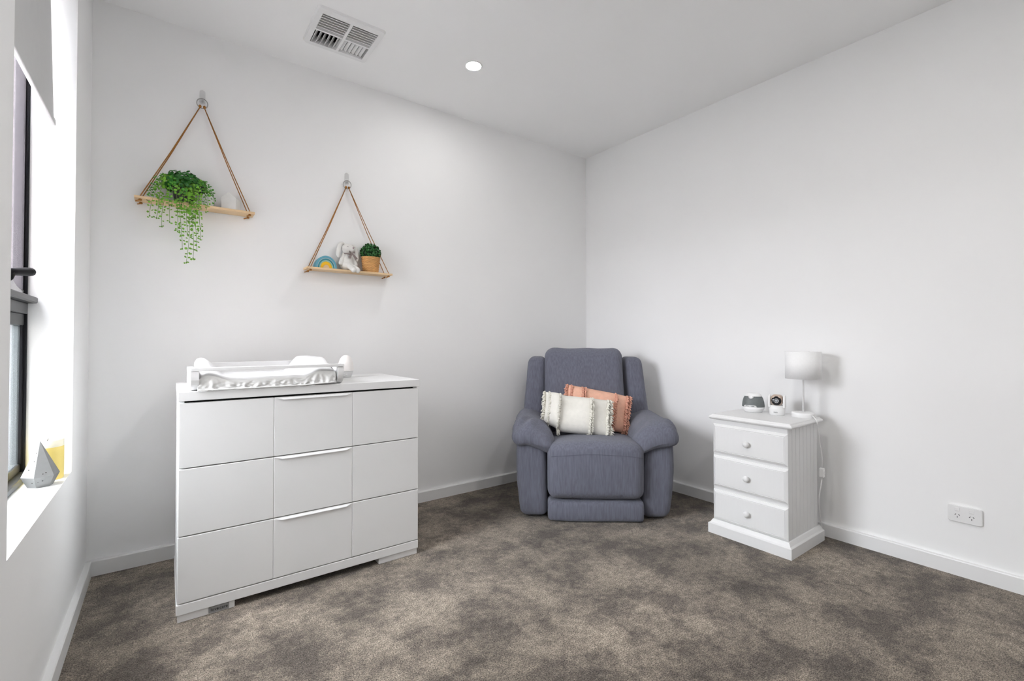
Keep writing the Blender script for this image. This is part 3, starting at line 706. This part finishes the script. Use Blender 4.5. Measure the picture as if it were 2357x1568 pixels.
# scatter cushions
def cushion(name, label, W_, H_, T_, m, mf, strips, fn, M4, bandm=None, edges=()):
    t = thing(name, label, 'cushion'); t.matrix_world = M4
    n = 30
    def P(u, v, s):
        x = W_/2*u*(1-.05*(1-v*v)*0-.03*math.cos(v*PI/2)*abs(u)); z = H_/2*v*(1-.07*math.cos(u*PI/2)*abs(v)*0-.02)
        th = T_/2*max(0, (1-u**4)*(1-v**4))**.55
        y = -s*th+.004*nz(x*1, z, s, 9)*th/T_*8
        return Vector(fn(x, y, z))
    bm = bmesh.new(); gr = {}
    for s in (1, -1):
        for i in range(n+1):
            for j in range(n+1):
                u = math.sin((-1+2*i/n)*PI/2)*.6+(-1+2*i/n)*.4; v = math.sin((-1+2*j/n)*PI/2)*.6+(-1+2*j/n)*.4
                if s == -1 and (i in (0, n) or j in (0, n)): gr[s, i, j] = gr[1, i, j]
                else: gr[s, i, j] = bm.verts.new(P(u, v, s))
    for s in (1, -1):
        for i in range(n):
            for j in range(n):
                try: bm.faces.new((gr[s, i, j], gr[s, i+1, j], gr[s, i+1, j+1], gr[s, i, j+1]))
                except ValueError: pass
    fin('cover', bm, m, t, True)
    rnd = random.Random(len(label))
    for (u, wd, dirx, cnt) in strips:
        bm = bmesh.new()
        for k in range(cnt):
            v = -1.0+2.0*(k+rnd.uniform(-.3, .3))/(cnt-1); v = max(-1, min(1, v))
            b0 = P(u+rnd.uniform(-.01, .01), v, 1); L = wd*rnd.uniform(.7, 1.15)
            off = Vector((dirx*L*rnd.uniform(.5, 1.1), -.006-rnd.uniform(0, .012), -.55*L+rnd.uniform(-.3, .35)*L))
            mid = b0+off*.5+Vector((rnd.uniform(-.003, .003), -.007, rnd.uniform(-.003, .003)))
            tube(bm, [b0, mid, b0+off], .0036, 5, True, [1.1, 1.0, .7])
            if k % 2 == 0: ell(bm, b0+off*.15+Vector((0, -.004, 0)), (.0062, .0060, .0062), None, 6, 4)
            if k % 3 == 0:
                q = b0+off*.3; tube(bm, [q+Vector((-.006, -.002, .004)), q+Vector((0, -.008, 0)), q+Vector((.006, -.003, -.005))], .0032, 5)
        for k in range(7):      # tassels hanging at the bottom end of each band
            b0 = P(u, -.99, 1)+Vector((rnd.uniform(-.008, .010), rnd.uniform(-.008, .004), 0)); tube(bm, [b0, b0+Vector((rnd.uniform(-.006, .006), -.004, -.016)), b0+Vector((rnd.uniform(-.012, .012), -.006, -.030-rnd.uniform(0, .014)))], .0036, 5)
        stuff(fin('fringe', bm, mf, t, True))
    return t
chm = Matrix.Translation((1.944, 1.834, 0)) @ Matrix.Rotation(CH_A, 4, 'Z')
def fn_white(x, y, z):
    x0 = -.085
    if x < x0:
        d = x0-x; z = z*(1-1.2*d)+.34*d; y = y+.30*d-(.02*math.sin(min(1, d/.1)*PI)); x = x0-d*.93
    return (x, y+.02*math.cos(z*8)*0, z)
cushion('cushion', 'ivory rectangular cushion with tasselled bands in front on the recliner', .435, .235, .13, m_cush, m_fringe,
        [(-.97, .026, -.8, 60), (-.84, .022, .5, 50), (-.50, .022, -.5, 52), (.36, .022, .7, 56), (.42, .018, .7, 40), (.86, .024, .7, 60), (.95, .024, 1.0, 56)], fn_white,
        chm @ Matrix.Translation((-.090, .255, .568)) @ Matrix.Rotation(math.radians(6), 4, 'Y') @ Matrix.Rotation(math.radians(-24), 4, 'X'))
cushion('cushion', 'blush pink fringed cushion tucked behind the ivory one on the recliner', .43, .25, .12, m_cushp, m_fringep,
        [(-.95, .028, -.8, 60), (-.84, .022, .6, 44), (-.50, .022, .5, 46), (-.42, .020, .5, 40), (.50, .026, .6, 56), (.86, .024, .6, 50), (.95, .024, .8, 56)], lambda x, y, z: (x, y, z),
        chm @ Matrix.Translation((.048, .375, .590)) @ Matrix.Rotation(math.radians(11), 4, 'Y') @ Matrix.Rotation(math.radians(-22), 4, 'X'))

# ------------------------------------------------------------------ bedside chest
bd = thing('bedside_chest', 'white painted bedside chest with three drawers against the right wall', 'chest', (2.54, 1.19, 0))
B = lambda name, bm, m=m_whitewood, s=False: at(bd, name, bm, m, s)
BX0, BX1, BY0, BY1 = 2.376, 2.712, 1.008, 1.384
def mould(x0, x1, y0, y1, prof):
    """stack of inset rectangles: prof = [(inset,z)...]"""
    bm = bmesh.new(); R_ = []
    for ins, z in prof: R_.append([bm.verts.new(p) for p in ((x0+ins, y0+ins, z), (x1-ins*.2, y0+ins, z), (x1-ins*.2, y1-ins, z), (x0+ins, y1-ins, z))])
    for a, b in zip(R_, R_[1:]):
        for k in range(4): bm.faces.new((a[k], a[(k+1)%4], b[(k+1)%4], b[k]))
    bm.faces.new(R_[0][::-1]); bm.faces.new(R_[-1]); return bm
B('plinth', mould(2.350, 2.731, .984, 1.402, [(0, 0), (0, .050), (.002, .052), (.009, .056), (.013, .064), (.018, .072), (.022, .073)]))
B('top', mould(2.360, 2.722, .983, 1.403, [(.014, .606), (.006, .608), (.001, .613), (0, .618), (.003, .623), (.010, .627), (.013, .632)]))
B('frame', box(bmesh.new(), (BX0+.004, BY0+.012, .073), (BX1, BY1, .606)))
# tongue and groove side boards
nb = 8
for k in range(nb):
    xa = BX0+.004+(BX1-BX0-.004)*k/nb; xb = BX0+.004+(BX1-BX0-.004)*(k+1)/nb; bm = bmesh.new(); q = .003
    prism(bm, [(xa, BY0+.012), (xa, BY0+q), (xa+q, BY0), (xb-q, BY0), (xb, BY0+q), (xb, BY0+.012)], 2, .073, .606); B('side_board', bm)
for za, zb in ((.428, .582), (.250, .413), (.074, .231)):
    d = bpy.data.objects.new('drawer', None); C.objects.link(d); d.parent = bd; d.matrix_parent_inverse = Matrix.Translation(bd.location).inverted()
    bm = bmesh.new(); ya, yb = BY0-.001, BY1-.001; xf = BX0-.008
    rings = []
    for ins, x in ((0, BX0+.006), (0, BX0-.001), (.012, BX0-.008), (.014, BX0-.0058), (.0165, BX0-.008)):
        rings.append([bm.verts.new((x, y, z)) for y, z in ((ya+ins, za+ins), (yb-ins, za+ins), (yb-ins, zb-ins), (ya+ins, zb-ins))])
    for a, b in zip(rings, rings[1:]):
        for k in range(4): bm.faces.new((a[k], a[(k+1)%4], b[(k+1)%4], b[k]))
    bm.faces.new(rings[0][::-1]); bm.faces.new(rings[-1]); fin('drawer_front', bm, m_whitewood, d)
    zk = (za+zb)/2-.003
    bm = bmesh.new(); lathe(bm, [(0, .026), (.008, .0255), (.013, .022), (.0155, .016), (.0145, .010), (.009, .005), (.008, 0)], 24); k_ = fin('knob', bm, m_whitewood, d, True)
    k_.location = (BX0-.008, 1.198, zk); k_.rotation_euler = (0, -PI/2, 0)

# table lamp
lp = thing('table_lamp', 'small white table lamp with drum shade on the bedside chest', 'lamp', (2.662, 1.052, .632))
bm = bmesh.new(); lathe(bm, [(0, 0), (.053, 0), (.054, .002), (.054, .021), (.052, .0235), (.050, .024), (0, .026)], 40); fin('base', bm, m_plastic, lp, True)
bm = bmesh.new(); tube(bm, [(0, 0, .024), (0, 0, .30)], .0048, 12); fin('stem', bm, m_plastic, lp, True)
bm = bmesh.new(); lathe(bm, [(.080, .198), (.081, .198), (.0815, .34), (.0805, .34), (.080, .198)], 48); fin('shade', bm, m_shade, lp, True)
bm = bmesh.new()
for k in range(3): a = 2*PI*k/3; tube(bm, [(0, 0, .325), (.080*math.cos(a), .080*math.sin(a), .338)], .0015, 6)
fin('shade_spider', bm, m_plastic, lp, True)
bm = bmesh.new(); lathe(bm, [(0, .36-.03), (.016, .325), (.026, .30), (.027, .285), (.018, .262), (.012, .245), (0, .243)], 20); fin('bulb', bm, m_plastic, lp, True)
o3 = Vector((2.662, 1.052, .632))
cp = [Vector(p)-o3 for p in ((2.640, 1.003, .645), (2.634, .992, .640), (2.632, .980, .628), (2.634, .9755, .600), (2.650, .974, .52), (2.668, .972, .455), (2.676, .972, .425), (2.672, .972, .382))]
bm = bmesh.new(); tube(bm, cp, .0026, 8); fin('cord', bm, m_plastic, lp, True)
bm = bmesh.new(); tube(bm, [Vector(p)-o3 for p in ((2.672, .972, .335), (2.664, .985, .22), (2.70, .99, .10), (2.745, 1.0, .05), (2.77, 1.05, .02))], .0026, 8); fin('cord', bm, m_plastic, lp, True)
bm = bmesh.new(); box(bm, (2.660-o3.x, .962-o3.y, .335-o3.z), (2.684-o3.x, .983-o3.y, .383-o3.z), .005, 3); sw = fin('inline_switch', bm, m_plastic, lp)
bm = bmesh.new(); box(bm, (2.668-o3.x, .9595-o3.y, .352-o3.z), (2.676-o3.x, .963-o3.y, .368-o3.z), .001, 1); fin('rocker', bm, m_plastic, sw)

# baby monitor (parent unit)
mo = thing('baby_monitor', 'rounded white and graphite baby sound monitor on the bedside chest', 'monitor', (2.622, 1.290, .632))
FA = math.atan2(-1.29, -2.62)  # faces the camera roughly
mo.rotation_euler = (0, 0, FA+PI/2)
def lathe_e(prof, sy): 
    bm = bmesh.new(); lathe(bm, prof, 40)
    for v in bm.verts: v.co.y *= sy
    return bm
fin('lower_shell', lathe_e([(0, 0), (.040, 0), (.046, .004), (.054, .020), (.0565, .030), (0, .030)], .8), m_plastic, mo, True)
fin('grille', lathe_e([(.0560, .030), (.0563, .038), (.054, .058), (.049, .076), (.042, .090), (0, .092)], .8), m_mongrey, mo, True)
fin('cap', lathe_e([(.0435, .0885), (.0405, .0965), (.034, .103), (.022, .1065), (0, .1075)], .8), m_plastic, mo, True)
def patch(name, r0, sy, pts, m, off):
    """badge that follows the curved front: pts are (angle,z,radius)"""
    bm = bmesh.new(); c = Vector((0, 0, 0)); vs = []
    for a, z, R in pts: vs.append(Vector((math.sin(a)*(R+off), -math.cos(a)*(R+off)*sy, z)))
    for v in vs: c += v/len(vs)
    A = [bm.verts.new(v) for v in vs]; cc = bm.verts.new(c+Vector((0, -.003, 0)))
    for k in range(len(A)): bm.faces.new((A[k], A[(k+1)%len(A)], cc))
    o = fin(name, bm, m, mo, True); md = o.modifiers.new('t', 'SOLIDIFY'); md.thickness = .003; md.offset = 0; return o
def rad(z): 
    pr = [(.030, .0560), (.038, .0563), (.058, .054), (.076, .049), (.090, .042), (.10, .037)]
    for (a, ra), (b, rb_) in zip(pr, pr[1:]):
        if z <= b: return ra+(rb_-ra)*(z-a)/(b-a)
    return .037
P = []
for k in range(17): a = PI+PI*k/16; P.append((.30*math.cos(a)-.25, .090+.014*math.sin(a), rad(.090+.014*math.sin(a))))
patch('button_panel', 0, .8, P, m_plastic, .001)
P = [(-.95, .031), (-.85, .040), (.20, .040), (.33, .031)]
P = [(a, z, rad(z)) for a, z in P]; P2 = []
for q in range(4):
    a, b = P[q], P[(q+1)%4]
    for k in range(8): t = k/8; z = a[1]+(b[1]-a[1])*t; P2.append((a[0]+(b[0]-a[0])*t, z, rad(z)))
patch('control_strip', 0, .8, P2, m_plastic, .001)
fin('rubber_feet', lathe_e([(.030, 0), (.036, 0), (.036, .002), (.030, .002), (.030, 0)], .8), m_dgrey, mo, True)

# baby camera
cm = thing('baby_camera', 'small white baby camera with black lens and rose gold trim on chest', 'camera', (2.622, 1.164, .632))
cm.rotation_euler = (0, 0, math.atan2(-1.164, -2.62)+PI/2-.10)
fin('stand', lathe_e([(0, 0), (.033, 0), (.036, .004), (.0385, .030), (.0395, .052), (0, .054)], .85), m_plastic, cm, True)
for s in (-1, 1):
    bm = bmesh.new(); P = [(-.026, .040), (.026, .040)]
    for k in range(13): a = PI*k/12; P.append((.027*math.cos(a), .078+.028*math.sin(a)))
    prism(bm, P, 0, s*.029 if s > 0 else -.040, .040 if s > 0 else -.029); o = fin('bracket_arm', bm, m_plastic, cm); md = o.modifiers.new('b', 'BEVEL'); md.width = .004; md.segments = 3; md.limit_method = 'ANGLE'
def f_cam(x, y, z): return (x, y, z)
softbox('camera_head', (.056, .058, .056), .018, m_gold, cm, f_cam, 12, (0, -.004, .080))
bm = bmesh.new(); lathe(bm, [(0, .004), (.012, .0035), (.020, .002), (.0235, 0), (.0235, -.004)], 32); le = fin('lens_disc', bm, m_lens, cm, True); le.location = (0, -.0325, .078); le.rotation_euler = (PI/2-.12, 0, 0)
bm = bmesh.new(); lathe(bm, [(.0085, .0045), (.0105, .0055), (.0125, .0045), (.0105, .003), (.0085, .0045)], 28); fin('lens_ring', bm, m_grey, le, True)
bm = bmesh.new(); lathe(bm, [(0, .0075), (.004, .0068), (.007, .0045), (.0075, .003)], 20); fin('lens_glass', bm, mat('lens_glint', (.35, .37, .40), .1, .1, 30), le, True)
me = text_mesh('vtech', .009, .0003); o = link('lettering', me, m_mongrey, cm); o.location = (-.004, -.0327, .017); o.rotation_euler = (PI/2-.08, 0, -.1)

# ------------------------------------------------------------------ power point on the right wall
pw = thing('power_outlet', 'white double power outlet with two switches low on right wall', 'outlet', (XR, .467, .268))
P = []; rr = .009
for cy, cz, a0 in ((.0555-rr, .036-rr, 0), (-.0555+rr, .036-rr, 90), (-.0555+rr, -.036+rr, 180), (.0555-rr, -.036+rr, 270)):
    for k in range(5): a = math.radians(a0+k*22.5); P.append((cy+rr*math.cos(a), cz+rr*math.sin(a)))
o = fin('plate', prism(bmesh.new(), P, 0, -.010, 0), m_plastic, pw); md = o.modifiers.new('b', 'BEVEL'); md.width = .0025; md.segments = 2; md.limit_method = 'ANGLE'
for cy in (.024, -.022):
    fin('switch', box(bmesh.new(), (-.0125, cy-.008, .0125), (-.009, cy+.008, .0265), .001, 1), m_plastic, pw)
    for dy, dz, an in ((.006, .000, -35), (-.006, .000, 35), (0, -.010, 0)):
        bm = bmesh.new(); box(bm, (-.0106, -.0011, -.0035), (-.0095, .0011, .0035)); s_ = fin('socket_slot', bm, m_slot, pw)
        s_.location = (0, cy+dy, -.004+dz); s_.rotation_euler = (math.radians(-an), 0, 0)

# ------------------------------------------------------------------ window sill ornaments
ge = thing('geometric_ornament', 'faceted grey concrete teardrop ornament on the window sill', 'ornament', (-.331, 2.168, WIN[2]))
bm = bmesh.new(); n = 6; off = .35
mid = [bm.verts.new((.047*math.cos(off+2*PI*k/n), .047*math.sin(off+2*PI*k/n), .036)) for k in range(n)]
low = [bm.verts.new((.031*math.cos(off+2*PI*k/n), .031*math.sin(off+2*PI*k/n), 0)) for k in range(n)]
topv = bm.verts.new((-.002, 0, .148))
for k in range(n): bm.faces.new((mid[k], mid[(k+1)%n], topv)); bm.faces.new((low[k], low[(k+1)%n], mid[(k+1)%n], mid[k]))
bm.faces.new(low[::-1]); go = fin('concrete_body', bm, m_conc2, ge)
rnd = random.Random(2)
for (a, z) in ((3.9, .06), (4.2, .085), (4.4, .055), (5.0, .045), (5.2, .048), (4.7, .02), (5.0, .022), (4.3, .018), (4.1, .11), (4.6, .035)):
    R = .047*(1-(z-.036)/.112)*.90 if z > .036 else (.031+.016*z/.036)*.90
    bm = bmesh.new(); ell(bm, (R*math.cos(a), R*math.sin(a), z), (.0018, .0018, .0012), None, 8, 5); fin('air_pit', bm, m_pit, ge)
cd = thing('candle', 'pale yellow pillar candle behind the concrete ornament on the sill', 'candle', (-.330, 2.262, WIN[2]))
bm = bmesh.new(); lathe(bm, [(0, 0), (.042, 0), (.043, .002), (.043, .112)], 40); fin('wax', bm, m_yellow, cd, True)
bm = bmesh.new(); lathe(bm, [(.043, .112), (.043, .134), (.041, .137), (.036, .134), (.030, .128), (0, .126)], 40); fin('rim', bm, m_cream, cd, True)
bm = bmesh.new(); tube(bm, [(0, 0, .126), (.001, 0, .134), (.003, 0, .139)], .0012, 6); fin('wick', bm, m_pit, cd, True)
